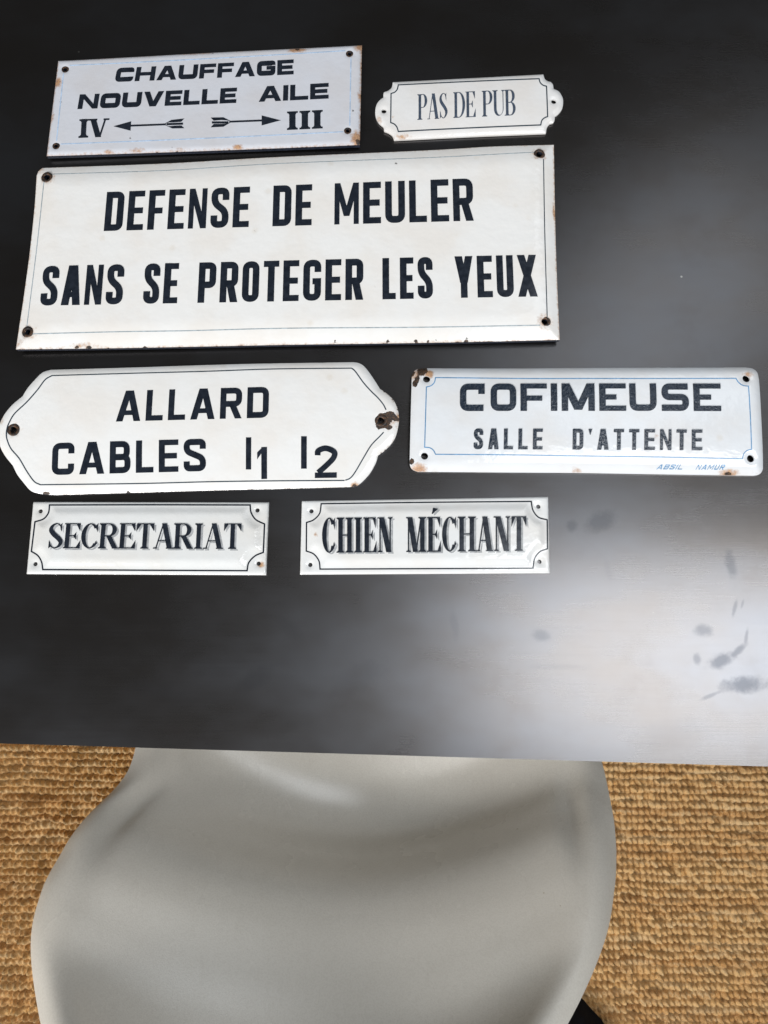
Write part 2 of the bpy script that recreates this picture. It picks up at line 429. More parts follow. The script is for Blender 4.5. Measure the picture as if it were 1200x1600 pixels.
class Serif:
    def __init__(s, default=0.5, widths=None, sl=0.10): s.default = default; s.widths = widths or {}; s.sl = sl
    def bowl(s, cx, cy, rx, ry, a0, a1, T, t, n=16):
        out = []
        for k in range(n + 1):
            a = math.radians(a0 + (a1 - a0) * k / n)
            out.append(((cx + rx * math.cos(a), cy + ry * math.sin(a)), (cx + (rx - T) * math.cos(a), cy + (ry - t) * math.sin(a)))); 
        return out
    def serif(s, x, y, T, t, l=None):
        l = s.sl if l is None else l; sg = 1 if y == 0 else -1
        return [rect(x - T / 2 - l, min(y, y + sg * t), x + T / 2 + l, max(y, y + sg * t)),
                [((x - T / 2 - l * .55, y + sg * t * .9), (x + T / 2 + l * .55, y + sg * t * .9)), ((x - T / 2, y + sg * (t + l * .7)), (x + T / 2, y + sg * (t + l * .7)))]]
    def glyph(s, ch, w, T, t):
        l = s.sl; x1 = T / 2 + l * .75; xr = w - T / 2 - l * .75; st = lambda x, th=T: rect(x - th / 2, 0, x + th / 2, 1)
        both = lambda x, th=T: s.serif(x, 0, th, t) + s.serif(x, 1, th, t)
        e0 = x1 + T / 2
        if ch == 'I': return [st(w / 2)] + both(w / 2)
        if ch == 'H': return [st(x1), st(xr)] + both(x1) + both(xr) + [rect(e0, .5 - t / 2, xr - T / 2, .5 + t / 2)]
        if ch in 'EÉ':
            g = [st(x1), rect(x1 - T / 2 - l * .75, 0, w, t), rect(x1 - T / 2 - l * .75, 1 - t, w * .94, 1), rect(e0, .5 - t / 2, w * .72, .5 + t / 2),
                 [((w * .94, 1), (w * .94, .70)), ((w * .72, 1), (w * .72, 1 - t))], [((w, 0), (w, .32)), ((w * .76, 0), (w * .76, t))],
                 [((w * .72, .36), (w * .72, .64)), ((w * .58, .5 - t / 2), (w * .58, .5 + t / 2))]]
            if ch == 'É': g.append([((w * .34, 1.09), (w * .42, 1.09)), ((w * .44, 1.27), (w * .80, 1.24))])
            return g
        if ch == 'T': return [st(w / 2)] + s.serif(w / 2, 0, T, t) + [rect(0, 1 - t, w, 1), [((0, 1), (0, .70)), ((w * .24, 1), (w * .24, 1 - t))], [((w, 1), (w, .70)), ((w * .76, 1), (w * .76, 1 - t))]]
        if ch == 'P': return [st(x1)] + both(x1) + [rect(e0, 1 - t, w * .55, 1), rect(e0, .46, w * .55, .46 + t), s.bowl(w * .55, .73, w * .45, .27, 90, -90, T, t)]
        if ch == 'R': return [st(x1)] + both(x1) + [rect(e0, 1 - t, w * .5, 1), rect(e0, .48, w * .5, .48 + t), s.bowl(w * .5, .74, w * .40, .26, 90, -90, T, t),
                              slant(w - T * .62, w * .5, T * .6, 0.0, .50), rect(w - T * 1.3, 0, w + l * .25, t)]
        if ch == 'D': return [st(x1)] + both(x1) + [rect(e0, 1 - t, w * .45, 1), rect(e0, 0, w * .45, t), s.bowl(w * .45, .5, w * .55, .5, 90, -90, T, t)]
        if ch == 'B': return [st(x1)] + both(x1) + [rect(e0, 1 - t, w * .5, 1), rect(e0, .5 - t / 2, w * .52, .5 + t / 2), rect(e0, 0, w * .52, t),
                              s.bowl(w * .5, .75, w * .44, .25, 90, -90, T, t), s.bowl(w * .52, .26, w * .48, .26, 90, -90, T, t)]
        if ch == 'U': xa, xb = x1, w - t / 2 - l * .75; return [rect(xa - T / 2, .28, xa + T / 2, 1), rect(xb - t / 2, .28, xb + t / 2, 1)] + s.serif(xa, 1, T, t) + s.serif(xb, 1, t, t) + \
                [[((xa - T / 2 + (xb - xa + T / 2 + t / 2) * .5 * (1 - math.cos(q)), .28 - .28 * math.sin(q)),
                   (xa + T / 2 + (xb - xa - T / 2 - t / 2) * .5 * (1 - math.cos(q)), .28 - (.28 - t * 1.3) * math.sin(q))) for q in [math.pi * k / 14 for k in range(15)]]]
        if ch == 'C': return [s.bowl(w * .52, .5, w * .52, .5, 40, 320, T, t, 30), [((w * .93, 1.0), (w * .93, .66)), ((w * .80, .90), (w * .84, .80))], [((w * .96, .22), (w * .86, .30)), ((w * .86, .12), (w * .80, .17))]]
        if ch == 'A': h = T * .58; return [slant(t * 1.2 + l * .5, w / 2 - T * .22, t * .55), slant(w - h - l * .4, w / 2, h), rect(w * .24, .29, w * .72, .29 + t), rect(-l * .3, 0, t * 1.2 + l * 1.3, t), rect(w - 2 * h - l * 1.0, 0, w + l * .2, t)]
        if ch == 'V': h = T * .58; return [slant(w / 2, h + l * .4, h), slant(w / 2 + T * .25, w - t * 1.2 - l * .5, t * .55), rect(-l * .2, 1 - t, 2 * h + l, 1), rect(w - t * 1.2 - l * 1.4, 1 - t, w + l * .3, 1)]
        if ch == 'N': h = T * .60; xa, xb = t + l * .75, w - t - l * .75; return [rect(xa - t * .6, 0, xa + t * .6, 1), rect(xb - t * .6, 0, xb + t * .6, 1), slant(xb - h * .5, xa + h * .55, h)] + s.serif(xa, 0, t, t) + s.serif(xb, 1, t, t) + [rect(-l * .2, 1 - t, xa + h, 1)]
        if ch == 'M': h = T * .58; xa = t + l * .7; mid = w * .47; return [rect(xa - t * .6, 0, xa + t * .6, 1), st(xr), slant(mid, xa + h * .5, h), slant(mid + h * .3, xr - T * .3, t * .6)] + s.serif(xa, 0, t, t) + both(xr) + [rect(-l * .1, 1 - t, xa + h, 1)]
        if ch == 'S':
            P = [(.84, .74, t), (.76, .90, t), (.52, .985, t), (.24, .90, T * .6), (.15, .74, T * .95), (.34, .58, T * 1.1), (.66, .42, T * 1.1), (.86, .26, T * .95), (.76, .10, T * .6), (.48, .015, t), (.22, .10, t), (.10, .26, t)]
            q = catmull([(p[0] * w, p[1], p[2]) for p in P], 6)
            return [ribbon([p[:2] for p in q], [max(p[2], .01) / 2 for p in q]), [((w * .86, 1), (w * .86, .68)), ((w * .74, .93), (w * .80, .78))], [((w * .08, 0), (w * .08, .32)), ((w * .22, .07), (w * .14, .22))]]
        return []

# ------------------------------------------------------------------ the setting: boucle carpet
def floor():
    P = 0.0091; st = 0.00125
    xs = np.concatenate([np.linspace(-3, -0.82, 12)[:-1], np.arange(-0.82, 0.82, st), np.linspace(0.82, 3, 12)])
    ys = np.concatenate([np.linspace(-3, -0.64, 12)[:-1], np.arange(-0.64, 0.0, st), np.linspace(0.0, 3, 12)])
    X, Y = np.meshgrid(xs, ys); a = math.radians(-1.2)
    U = (X * math.cos(a) + Y * math.sin(a)) / P; V = (-X * math.sin(a) + Y * math.cos(a)) / (P * 1.2)
    rng = np.random.default_rng(7)
    def wob(n, sc, amp):                    # smooth random field
        g = rng.normal(0, 1, (n, n)); fx = (X * sc) % (n - 1.001); fy = (Y * sc) % (n - 1.001)
        ix, iy = fx.astype(int), fy.astype(int); tx, ty = fx - ix, fy - iy; tx = tx * tx * (3 - 2 * tx); ty = ty * ty * (3 - 2 * ty)
        return amp * ((g[iy, ix] * (1 - tx) + g[iy, ix + 1] * tx) * (1 - ty) + (g[iy + 1, ix] * (1 - tx) + g[iy + 1, ix + 1] * tx) * ty)
    U = U + wob(97, 28, 0.10) + wob(97, 90, 0.07); V = V + wob(97, 26, 0.10) + wob(97, 80, 0.07)
    row = np.floor(V).astype(int); rr = rng.uniform(-0.09, 0.09, 4001); U2 = U + rr[row % 4001] + 0.16 * (V - row - 0.5)
    col = np.floor(U2).astype(int)
    h1 = rng.uniform(0, 1, (1024, 1024)); cell = h1[row % 1024, col % 1024]
    fu = U2 - col - 0.5; fv = V - row - 0.5
    tilt = (h1[(row + 31) % 1024, (col + 77) % 1024] - 0.5) * 0.9
    fu = fu + tilt * fv * 0.6
    gx = np.abs(2 * fu).clip(0, 1) ** 2.6; gy = np.abs(2 * fv).clip(0, 1) ** 2.6
    z = 0.0120 * (1 - 0.24 * gx - 0.30 * gy - 0.44 * gx * gy) * (0.62 + 0.5 * cell)
    sl = fu + (0.55 - 0.7 * h1[(row + 7) % 1024, (col + 311) % 1024]) * fv * 1.1
    z += 0.0070 * (0.5 + cell) * np.exp(-(sl / 0.17) ** 2) * (1 - gy)                              # the slanting yarn of each loop
    z += wob(401, 420, 0.00035)
    flat = (np.abs(X) > 0.83) | (Y < -0.65) | (Y > 0.01); z[flat] = 0.012
    nx, ny = len(xs), len(ys)
    verts = np.column_stack([X.ravel(), Y.ravel(), (z - 0.012).ravel()])
    idx = np.arange(nx * ny).reshape(ny, nx)
    quads = np.stack([idx[:-1, :-1], idx[:-1, 1:], idx[1:, 1:], idx[1:, :-1]], -1).reshape(-1, 4)
    me = bpy.data.meshes.new('floor'); me.vertices.add(len(verts)); me.vertices.foreach_set('co', verts.ravel())
    me.loops.add(quads.size); me.loops.foreach_set('vertex_index', quads.ravel().astype(np.int32))
    me.polygons.add(len(quads)); me.polygons.foreach_set('loop_start', np.arange(0, quads.size, 4, dtype=np.int32)); me.polygons.foreach_set('loop_total', np.full(len(quads), 4, dtype=np.int32))
    me.polygons.foreach_set('use_smooth', np.ones(len(quads), bool)); me.update(calc_edges=True)
    for nm, ar in (('knot', cell), ('yarn', rng.uniform(0, 1, 4001)[row % 4001]), ('yarn_b', rng.uniform(0, 1, 4001)[col % 4001])):
        q = me.attributes.new(nm, 'FLOAT', 'POINT'); q.data.foreach_set('value', ar.ravel().astype(np.float32))
    g = NT('sisal boucle'); v = g.obj(); vs = g.obj((1, 9, 1)); vx = g.obj((6, 60, 20)); vf = g.obj((1.0, 0.30, 1), (0, 0, 0.25))
    c = g.mix(g.attr('knot'), (0.70, 0.405, 0.15), (0.92, 0.62, 0.29))
    c = g.mix(g.ramp(g.attr('yarn'), 0.35, 1.0, 0, 0.7), c, (0.58, 0.29, 0.09))
    c = g.mix(g.ramp(g.attr('yarn_b'), 0.6, 1.0, 0, 0.30), c, (0.68, 0.47, 0.24))
    c = g.mix(g.ramp(g.noise(vx, 3, 3), 0.5, 0.72, 0, 0.7), c, (0.40, 0.18, 0.055)); c = g.mix(g.ramp(g.noise(g.obj((4, 30, 9)), 3, 3), 0.48, 0.66, 0, 0.7), c, (0.84, 0.63, 0.36))
    c = g.mix(g.ramp(g.noise(vf, 1100, 3, 0.7), 0.50, 0.64, 0, 0.7), c, (0.86, 0.66, 0.38))
    c = g.mix(g.ramp(g.noise(vf, 800, 3, 0.7), 0.54, 0.66, 0, 0.65), c, (0.26, 0.12, 0.04))
    g.set(Base_Color=c, Roughness=0.85, Normal=g.bump(g.noise(vf, 1000, 3, 0.7), 0.9, 0.003)); g.b.inputs['Specular IOR Level'].default_value = 0.2
    me.materials.append(g.m)
    o = bpy.data.objects.new('floor', me); C.objects.link(o); tag(o, 'tan woven sisal boucle carpet under the table and chair', 'carpet', None, 'structure')
floor()

# ------------------------------------------------------------------ the table
def steel():
    g = NT('blackened steel'); v = g.obj()
    st = g.obj((4, 150, 1)); n_st = g.noise(st, 6, 5, 0.65); n_f = g.noise(g.obj((5, 520, 1)), 4, 3, 0.6)
    n_b = g.noise(g.obj((1, 1.6, 1)), 5, 4, 0.6); n_m = g.noise(v, 22, 5, 0.65)
    arc = g.noise(g.obj((60, 2.5, 1), (0, 0, 0.18)), 5, 4, 0.6)
    col = g.mix(g.ramp(n_b, 0.32, 0.70), (0.122, 0.111, 0.104), (0.152, 0.153, 0.162))
    col = g.mix(g.ramp(n_m, 0.50, 0.75, 0, 0.2), col, (0.10, 0.085, 0.077))
    rough = g.math('ADD', g.ramp(n_b, 0.3, 0.7, 0.255, 0.31), g.math('MULTIPLY', g.math('SUBTRACT', n_st, 0.5), 0.035))
    rough = g.math('ADD', rough, g.math('MULTIPLY', g.math('SUBTRACT', n_m, 0.5), 0.035))
    # greasy finger marks: x, y, rx, ry, turn, strength
    sep = g.n('ShaderNodeSeparateXYZ'); g.put(sep.inputs[0], v); X, Y = sep.outputs[0], sep.outputs[1]
    nz = g.math('MULTIPLY', g.math('SUBTRACT', g.noise(v, 150, 4, 0.7), 0.5), 1.4)
    tot = None
    for (px, py, rx, ry, a, k) in SMUDGES:
        w = at(px, py, ZT); u = np.linalg.norm(at(px + 1, py, ZT) - at(px, py, ZT)); ca, sa = math.cos(math.radians(a)), math.sin(math.radians(a))
        dx = g.math('SUBTRACT', X, float(w[0])); dy = g.math('SUBTRACT', Y, float(w[1]))
        e1 = g.math('ADD', g.math('MULTIPLY', dx, ca / (rx * u)), g.math('MULTIPLY', dy, sa / (rx * u)))
        e2 = g.math('ADD', g.math('MULTIPLY', dx, -sa / (ry * u)), g.math('MULTIPLY', dy, ca / (ry * u)))
        d = g.math('SQRT', g.math('ADD', g.math('MULTIPLY', e1, e1), g.math('MULTIPLY', e2, e2)))
        m = g.math('MULTIPLY', g.ramp(g.math('ADD', d, nz), 1.45, 0.35), k * 0.82)
        tot = m if tot is None else g.math('MAXIMUM', tot, m)
    col = g.mix(tot, col, (0.045, 0.048, 0.056))
    # pale dust specks and fine pits
    vo = g.n('ShaderNodeTexVoronoi'); g.put(vo.inputs['Vector'], v); vo.inputs['Scale'].default_value = 55
    s2 = g.n('ShaderNodeSeparateColor'); g.put(s2.inputs[0], vo.outputs['Color'])
    dust = g.math('MULTIPLY', g.math('GREATER_THAN', s2.outputs[0], 0.94), g.ramp(vo.outputs['Distance'], 0.06, 0.02))
    pit = g.math('MULTIPLY', g.math('GREATER_THAN', s2.outputs[1], 0.965), g.ramp(vo.outputs['Distance'], 0.06, 0.02))
    col = g.mix(g.math('MULTIPLY', dust, 0.6), col, (0.6, 0.58, 0.54)); col = g.mix(g.math('MULTIPLY', pit, 0.7), col, (0.03, 0.03, 0.035))
    tg = g.n('ShaderNodeCombineXYZ'); tg.inputs[0].default_value = 1.0; tg.inputs[1].default_value = 0.03
    hgt = g.math('ADD', g.math('MULTIPLY', n_f, 1.0), g.math('ADD', g.math('MULTIPLY', n_st, 0.8), g.math('MULTIPLY', arc, 0.35)))
    g.set(Base_Color=col, Metallic=0.97, Roughness=rough, Anisotropic=0.42, Tangent=tg.outputs[0], Normal=g.bump(hgt, 0.012, 0.001))
    return g.m
SMUDGES = [(846, 993, 15, 9, -12, 0.42), (893, 822, 9, 9, 0, 0.4), (938, 815, 24, 15, 25, 0.45), (1142, 882, 8, 22, 5, 0.5), (1099, 985, 14, 9, 0, 0.6),
           (1127, 1032, 22, 10, 22, 0.8), (1152, 1018, 18, 5, 38, 0.7), (1163, 1070, 34, 12, 4, 0.85), (1112, 1086, 18, 3, 22, 0.5), (1089, 1030, 6, 9, 0, 0.55),
           (1166, 996, 3, 13, -14, 0.5), (1148, 950, 3, 13, -18, 0.5), (1160, 944, 2, 7, -20, 0.4), (710, 975, 6, 24, 5, 0.18), (950, 890, 5, 18, 8, 0.12), (1050, 1150, 55, 22, 8, 0.12),
           (560, 1060, 44, 20, 30, 0.16), (400, 1060, 30, 14, 30, 0.2), (450, 980, 26, 10, -40, 0.12), (250, 1080, 60, 14, -20, 0.1), (870, 1042, 40, 4, 0, 0.12)]
def table():
    e0 = at(0, 1162, ZT); e1 = at(1200, 1198, ZT); d = (e1 - e0) / np.linalg.norm(e1 - e0); nrm = np.array((-d[1], d[0], 0))
    c = e0 + d * np.dot(np.array((0, 0, ZT)) - e0, d)
    root = empty('table', (c[0], c[1], 0), math.atan2(d[1], d[0])); tag(root, 'dark brushed steel table top carrying all the enamel signs', 'table')
    import bmesh
    bm = bmesh.new(); bmesh.ops.create_cube(bm, size=1)
    for vtx in bm.verts: vtx.co = Vector((vtx.co.x * 1.9, (vtx.co.y + 0.5) * 0.95, ZT - 0.006 + vtx.co.z * 0.012))
    bmesh.ops.bevel(bm, geom=bm.edges[:], offset=0.0009, segments=2, affect='EDGES')
    me = bpy.data.meshes.new('tabletop'); bm.to_mesh(me); bm.free(); me.materials.append(M['steel'])
    o = bpy.data.objects.new('tabletop', me); C.objects.link(o); o.parent = root
    # object coordinates of the top must be world-aligned for the finger marks: undo the root's offset in the mesh, not in the shader
    o.matrix_parent_inverse = root.matrix_basis.inverted()
    me.transform(root.matrix_basis)
    for x in (-0.88, 0.88):
        for y in (0.07, 0.88):
            bm = bmesh.new(); bmesh.ops.create_cube(bm, size=1)
            for vtx in bm.verts: vtx.co = Vector((x + vtx.co.x * 0.05, y + vtx.co.y * 0.05, (vtx.co.z + 0.5) * (ZT - 0.0125)))
            bmesh.ops.bevel(bm, geom=bm.edges[:], offset=0.002, segments=2, affect='EDGES')
            me = bpy.data.meshes.new('leg'); bm.to_mesh(me); bm.free(); me.materials.append(M['steel']); q = bpy.data.objects.new('leg', me); C.objects.link(q); q.parent = root
M['steel'] = steel()
table()

# ------------------------------------------------------------------ the white plastic chair
CHAIR_L = [-0.2651, -0.2614, -0.2575, -0.2573, -0.2792, -0.2905, -0.2967, -0.3024, -0.2977, -0.2673, -0.2276, -0.1734, -0.12]
CHAIR_R = [0.2065, 0.2125, 0.2187, 0.221, 0.2178, 0.2152, 0.2121, 0.2035, 0.1851, 0.1417, 0.0845, 0.0746, 0.03]
def chair_points(xs_l, xs_r):
    # centre y, z / edge y, z / explicit left and right x of the edge where the photo does not show it
    rows = [(0.17, 0.00, 0.02, 0.00, -0.23, 0.21), (0.155, 0.10, 0.06, 0.10, -0.20, 0.18), (0.19, 0.22, 0.13, 0.22, -0.19, 0.17), (0.245, 0.34, 0.20, 0.33, -0.20, 0.18),
            (0.250, 0.425, 0.215, 0.435, -0.22, 0.19), (0.20, 0.444, 0.19, 0.456, -0.23, 0.20), (0.12, 0.434, 0.12, 0.456, -0.245, 0.215), (0.03, 0.418, 0.03, 0.452, -0.26, 0.225),
            (-0.04, 0.400, -0.010, 0.452, None, None), (-0.100, 0.387, -0.045, 0.458, None, None), (-0.152, 0.378, -0.075, 0.470, None, None), (-0.192, 0.391, -0.098, 0.486, None, None),
            (-0.2065, 0.437, -0.118, 0.505, None, None), (-0.219, 0.484, -0.140, 0.526, None, None), (-0.245, 0.512, -0.166, 0.548, None, None), (-0.285, 0.531, -0.196, 0.570, None, None),
            (-0.326, 0.547, -0.227, 0.592, None, None), (-0.360, 0.576, -0.262, 0.618, None, None), (-0.378, 0.64, -0.300, 0.648, None, None), (-0.396, 0.69, -0.340, 0.685, None, None), (-0.404, 0.72, -0.365, 0.71, None, None)]
    i0 = 8                                                  # from here on the widths come from the two lists
    R = [(yc, zc, ye, ze, xl if i < i0 else xs_l[i - i0], xr if i < i0 else xs_r[i - i0]) for i, (yc, zc, ye, ze, xl, xr) in enumerate(rows)]
    R = np.array(catmull(R, 7)); nr = len(R); nt = 80
    ts = np.sin(np.linspace(-1, 1, nt + 1) * math.pi / 2)
    tan = np.gradient(R[:, :2], axis=0); tan /= np.linalg.norm(tan, axis=1)[:, None]
    nb = np.stack([-tan[:, 1], tan[:, 0]], 1)              # points away from the sitter
    ker = np.ones(13) / 13; nb = np.stack([np.convolve(np.pad(nb[:, i], 6, 'edge'), ker, 'valid') for i in (0, 1)], 1)
    vs = []
    for i in range(nr):
        yc, zc, ye, ze, xl, xr = R[i]
        for t in ts:
            q = abs(t); x = (xl + xr) / 2 + (xr - xl) / 2 * t
            k = q ** 1.85
            y = yc + (ye - yc) * k; z = zc + (ze - zc) * k
            c = max(0.0, (q - 0.80) / 0.20); roll = 0.036 * c ** 2.2
            if i < nr * 0.25: roll *= i / (nr * 0.25)
            roll += 0.011 * math.exp(-((q - 0.85) / 0.045) ** 2) * math.exp(-((i / 7 - 12.3) / 1.5) ** 2)   # fold where the seat rim turns into the back
            vs.append((x, y + nb[i][0] * roll, z + nb[i][1] * roll))
    return np.array(vs), nr, nt
def chair():
    vs, nr, nt = chair_points(CHAIR_L, CHAIR_R); fs = []
    w = nt + 1
    for i in range(nr - 1):
        for j in range(nt): fs.append((i * w + j, i * w + j + 1, (i + 1) * w + j + 1, (i + 1) * w + j))
    g = NT('white plastic'); v = g.obj()
    c = g.mix(g.ramp(g.noise(v, 6, 3), 0.35, 0.7), (0.69, 0.66, 0.595), (0.65, 0.615, 0.55))
    c = g.mix(g.ramp(g.noise(v, 650, 3, 0.7), 0.42, 0.62, 0, 0.22), c, (0.47, 0.43, 0.37)); c = g.mix(g.ramp(g.noise(g.obj((30, 6, 20), (0.3, 0.2, 0.7)), 4, 5, 0.7), 0.50, 0.85, 0, 0.16), c, (0.42, 0.38, 0.32))
    vo = g.n('ShaderNodeTexVoronoi'); g.put(vo.inputs['Vector'], v); vo.inputs['Scale'].default_value = 85; s2 = g.n('ShaderNodeSeparateColor'); g.put(s2.inputs[0], vo.outputs['Color'])
    spot = g.math('MULTIPLY', g.math('GREATER_THAN', s2.outputs[0], 0.97), g.ramp(vo.outputs['Distance'], 0.10, 0.04)); c = g.mix(g.math('MULTIPLY', spot, 0.6), c, (0.30, 0.22, 0.12))
    g.set(Base_Color=c, Roughness=g.ramp(g.noise(v, 14, 4), 0.3, 0.7, 0.23, 0.30), Normal=g.bump(g.noise(v, 1100, 3), 0.22, 0.0006))
    o = link('chair', vs, fs, g.m, None, True); tag(o, 'white moulded plastic chair tucked under the front edge of the table', 'chair')
    so = o.modifiers.new('thickness', 'SOLIDIFY'); so.thickness = 0.006; so.offset = SOFF
SOFF = 1.0
chair()

# ------------------------------------------------------------------ black cloth on the carpet behind the chair
def cloth():
    c = at(885, 1640, 0.03); vs, fs = [], []; nu, nv = 40, 30
    pts = [at(*p, 0.012)[:2] for p in ((860, 1530), (908, 1562), (921, 1575), (929, 1584), (945, 1602), (985, 1660), (960, 1740), (850, 1760), (790, 1700), (800, 1600))]
    out = resample(catmull(pts + [pts[0]], 6), 0.004)
    cen = out.mean(0); n = len(out); rings = 14
    for k in range(rings):
        f = 1 - (k / (rings - 1)) ** 1.5 * 0.98
        for i, p in enumerate(out):
            q = cen + (p - cen) * f; h = 0.005 + 0.045 * math.sin(min(1, (1 - f) * 2.2) * math.pi / 2) + 0.004 * math.sin(q[0] * 210 + q[1] * 160) * (1 - f) ** .5 + 0.003 * math.sin(q[1] * 390 - q[0] * 120) * (1 - f) ** .5
            vs.append((q[0], q[1], h))
    for k in range(rings - 1):
        for i in range(n): j = (i + 1) % n; fs.append((k * n + i, k * n + j, (k + 1) * n + j, (k + 1) * n + i))
    fs.append(tuple((rings - 1) * n + i for i in range(n)))
    b = len(vs)
    for p in out: vs.append((p[0], p[1], 0.0005))
    for i in range(n): j = (i + 1) % n; fs.append((b + i, b + j, j, i))
    g = NT('black fabric'); v = g.obj(); g.set(Base_Color=g.mix(g.noise(v, 300, 3), (0.003, 0.003, 0.005), (0.008, 0.008, 0.010)), Roughness=0.9, Normal=g.bump(g.noise(v, 900, 2), 0.4, 0.001)); g.b.inputs['Specular IOR Level'].default_value = 0.15
    o = link('cloth', vs, fs, g.m, None, True); tag(o, 'black fabric heap on the carpet half hidden behind the chair', 'cloth')
cloth()

# ------------------------------------------------------------------ the signs
def Z(sc, ox, oy): return lambda *p: [(ox + x / sc, oy + y / sc) for x, y in p]
z1 = Z(1200 / 550, 50, 50); z2 = Z(1200 / 340, 560, 90); z3 = Z(1200 / 450, 0, 210); z4 = Z(1200 / 470, 430, 210)
z5 = Z(1200 / 330, 0, 550); z6 = Z(3.75, 320, 550); z7 = Z(4, 620, 560); z8 = Z(4, 900, 560); z9 = Z(1200 / 420, 20, 770); z10 = Z(1200 / 430, 450, 760)
def one(z, x, y): return z((x, y))[0]
def holes(z, r, *p): return [(*one(z, x, y), r) for x, y in p]

# heating sign
o1 = [z1((92, 103), (620, 72), (1125, 50)), z1((1125, 50), (1118, 392)), z1((1118, 392), (600, 410), (55, 430)), z1((55, 430), (92, 103))]
rust1 = [(*one(z1, 1118, 60), 9, 7, .8), (*one(z1, 1110, 375), 9, 12, 1.0), (*one(z1, 92, 180), 6, 8, .9), (*one(z1, 905, 68), 14, 4, .9), (*one(z1, 70, 300), 5, 9, .6),
         (*one(z1, 360, 412), 12, 4, .6), (*one(z1, 510, 408), 10, 4, .4), (*one(z1, 705, 400), 8, 4, .8), (*one(z1, 1120, 230), 4, 10, .7), (*one(z1, 265, 418), 8, 4, .6), (*one(z1, 560, 78), 30, 3, .5), (*one(z1, 250, 92), 30, 3, .5)]
p = Plate('enamel_sign', 'pale grey rusty-edged enamel sign reading CHAUFFAGE NOUVELLE AILE with two arrows', o1, holes(z1, 4.0, (117, 135), (1083, 82), (1077, 346), (88, 398)),
          enamel('grey white enamel', (0.64, 0.66, 0.715), 1.3, 0.6), lift=lambda x, y: 0.0022 + 0.0008 * x * x - 0.0006 * y, thick=0.0028, back=M['back'], rusts=rust1, chips=[(*one(z1, 1112, 383), 4, 4), (*one(z1, 904, 66), 5, 2)],
          wear=[(z1((92, 103), (620, 72), (1125, 50)), 0.0013, .4, .35), (z1((1118, 392), (600, 410), (55, 430)), 0.0013, .46, .42), (z1((55, 430), (92, 103)), 0.001, .38, .5), (z1((1125, 50), (1118, 392)), 0.0013, .45, .55)])
p.line([z1((132, 122), (1068, 72))], 1.6, M['line_pale'], False); p.line([z1((1088, 98), (1084, 330))], 1.6, M['line_pale'], False)
p.line([z1((1062, 350), (104, 392))], 1.6, M['line_pale'], False); p.line([z1((90, 382), (112, 150))], 1.6, M['line_pale'], False)
F1 = Sans(0.16, 0.6, dict(L=.54, F=.54, E=.55, A=.66, V=.66, N=.66, O=.66, U=.64, G=.62, C=.6, H=.66))
F1.nm = 0.95
p.text(z1((285, 178), (893, 152)), z1((294, 130), (893, 101)), [('CHAUFFAGE', one(z1, 285, 0)[0], one(z1, 893, 0)[0])], F1, .33, .24, M['ink'], .13)
p.text(z1((160, 272), (1012, 236)), z1((168, 222), (1012, 183)), [('NOUVELLE', one(z1, 160, 0)[0], one(z1, 698, 0)[0]), ('AILE', one(z1, 775, 0)[0], one(z1, 1012, 0)[0])], F1, .33, .24, M['ink'], .13)
SR = Serif(.8, dict(I=.55, V=1.05), .12)
p.text(z1((163, 371), (264, 366)), z1((166, 307), (266, 303)), [('IV', one(z1, 163, 0)[0], one(z1, 264, 0)[0])], SR, .27, .09, M['ink'], .0)
p.text(z1((870, 343), (994, 338)), z1((870, 280), (994, 275)), [('III', one(z1, 868, 0)[0], one(z1, 995, 0)[0])], SR, .34, .09, M['ink'], .0)
def zz(q): return [tuple(z1(a, b)) for a, b in q]
p.strips('arrow', [zz([((283, 330), (283.5, 330.5)), ((342, 313), (340, 345))]), zz([((340, 325), (340, 331)), ((460, 320), (460, 326))]),
                   zz([((455, 321), (470, 316)), ((478, 308), (486, 316)), ((522, 303), (512, 314))]), zz([((462, 319), (462, 326)), ((518, 317), (518, 324))]), zz([((455, 325), (470, 330)), ((482, 337), (488, 328)), ((522, 336), (512, 327))])], M['ink'])
p.strips('arrow', [zz([((850, 310), (849.5, 309.5)), ((785, 293), (785, 327))]), zz([((675, 311), (675, 317)), ((787, 307), (787, 313))]),
                   zz([((680, 312), (664, 309)), ((655, 299), (648, 308)), ((612, 300), (622, 310))]), zz([((672, 313), (672, 320)), ((616, 313), (616, 320))]), zz([((680, 316), (664, 321)), ((655, 331), (648, 322)), ((612, 333), (622, 322))])], M['ink'])
p.eyelets(M['eyelet'], 0.0006, 1.1)

# no-advertising plate with scalloped ends
o2 = [z2((190, 133), (600, 112), (1020, 90)), z2((1020, 90), (1029, 115), (1044, 127), (1062, 132)), z2((1062, 132), (1073, 146), (1077, 170)), z2((1077, 170), (1106, 184), (1126, 215), (1130, 245), (1124, 280), (1106, 306), (1084, 324)),
      z2((1084, 324), (1082, 345), (1076, 357)), z2((1076, 357), (1056, 364), (1040, 385), (1035, 414)), z2((1035, 414), (600, 432), (197, 452)), z2((197, 452), (187, 428), (166, 412), (142, 402)), z2((142, 402), (140, 388), (137, 378)),
      z2((137, 378), (112, 356), (96, 325), (93, 290), (101, 255), (118, 232), (138, 218)), z2((138, 218), (138, 200), (142, 188)), z2((142, 188), (165, 180), (184, 162), (190, 133))]
p = Plate('enamel_sign', 'small white enamel sign with scalloped ears reading PAS DE PUB', o2, holes(z2, 4.0, (141, 297), (1077, 244)), enamel('white enamel small', (0.80, 0.80, 0.80), 2.1, 0.3),
          lift=lambda x, y: 0.0006 + 0.0014 * (1 - y * y) * (1 - x * x), rusts=[(*one(z2, 240, 438), 12, 4, .55), (*one(z2, 112, 345), 4, 7, .5), (*one(z2, 190, 330), 3, 3, .3)], bevel=0.004)
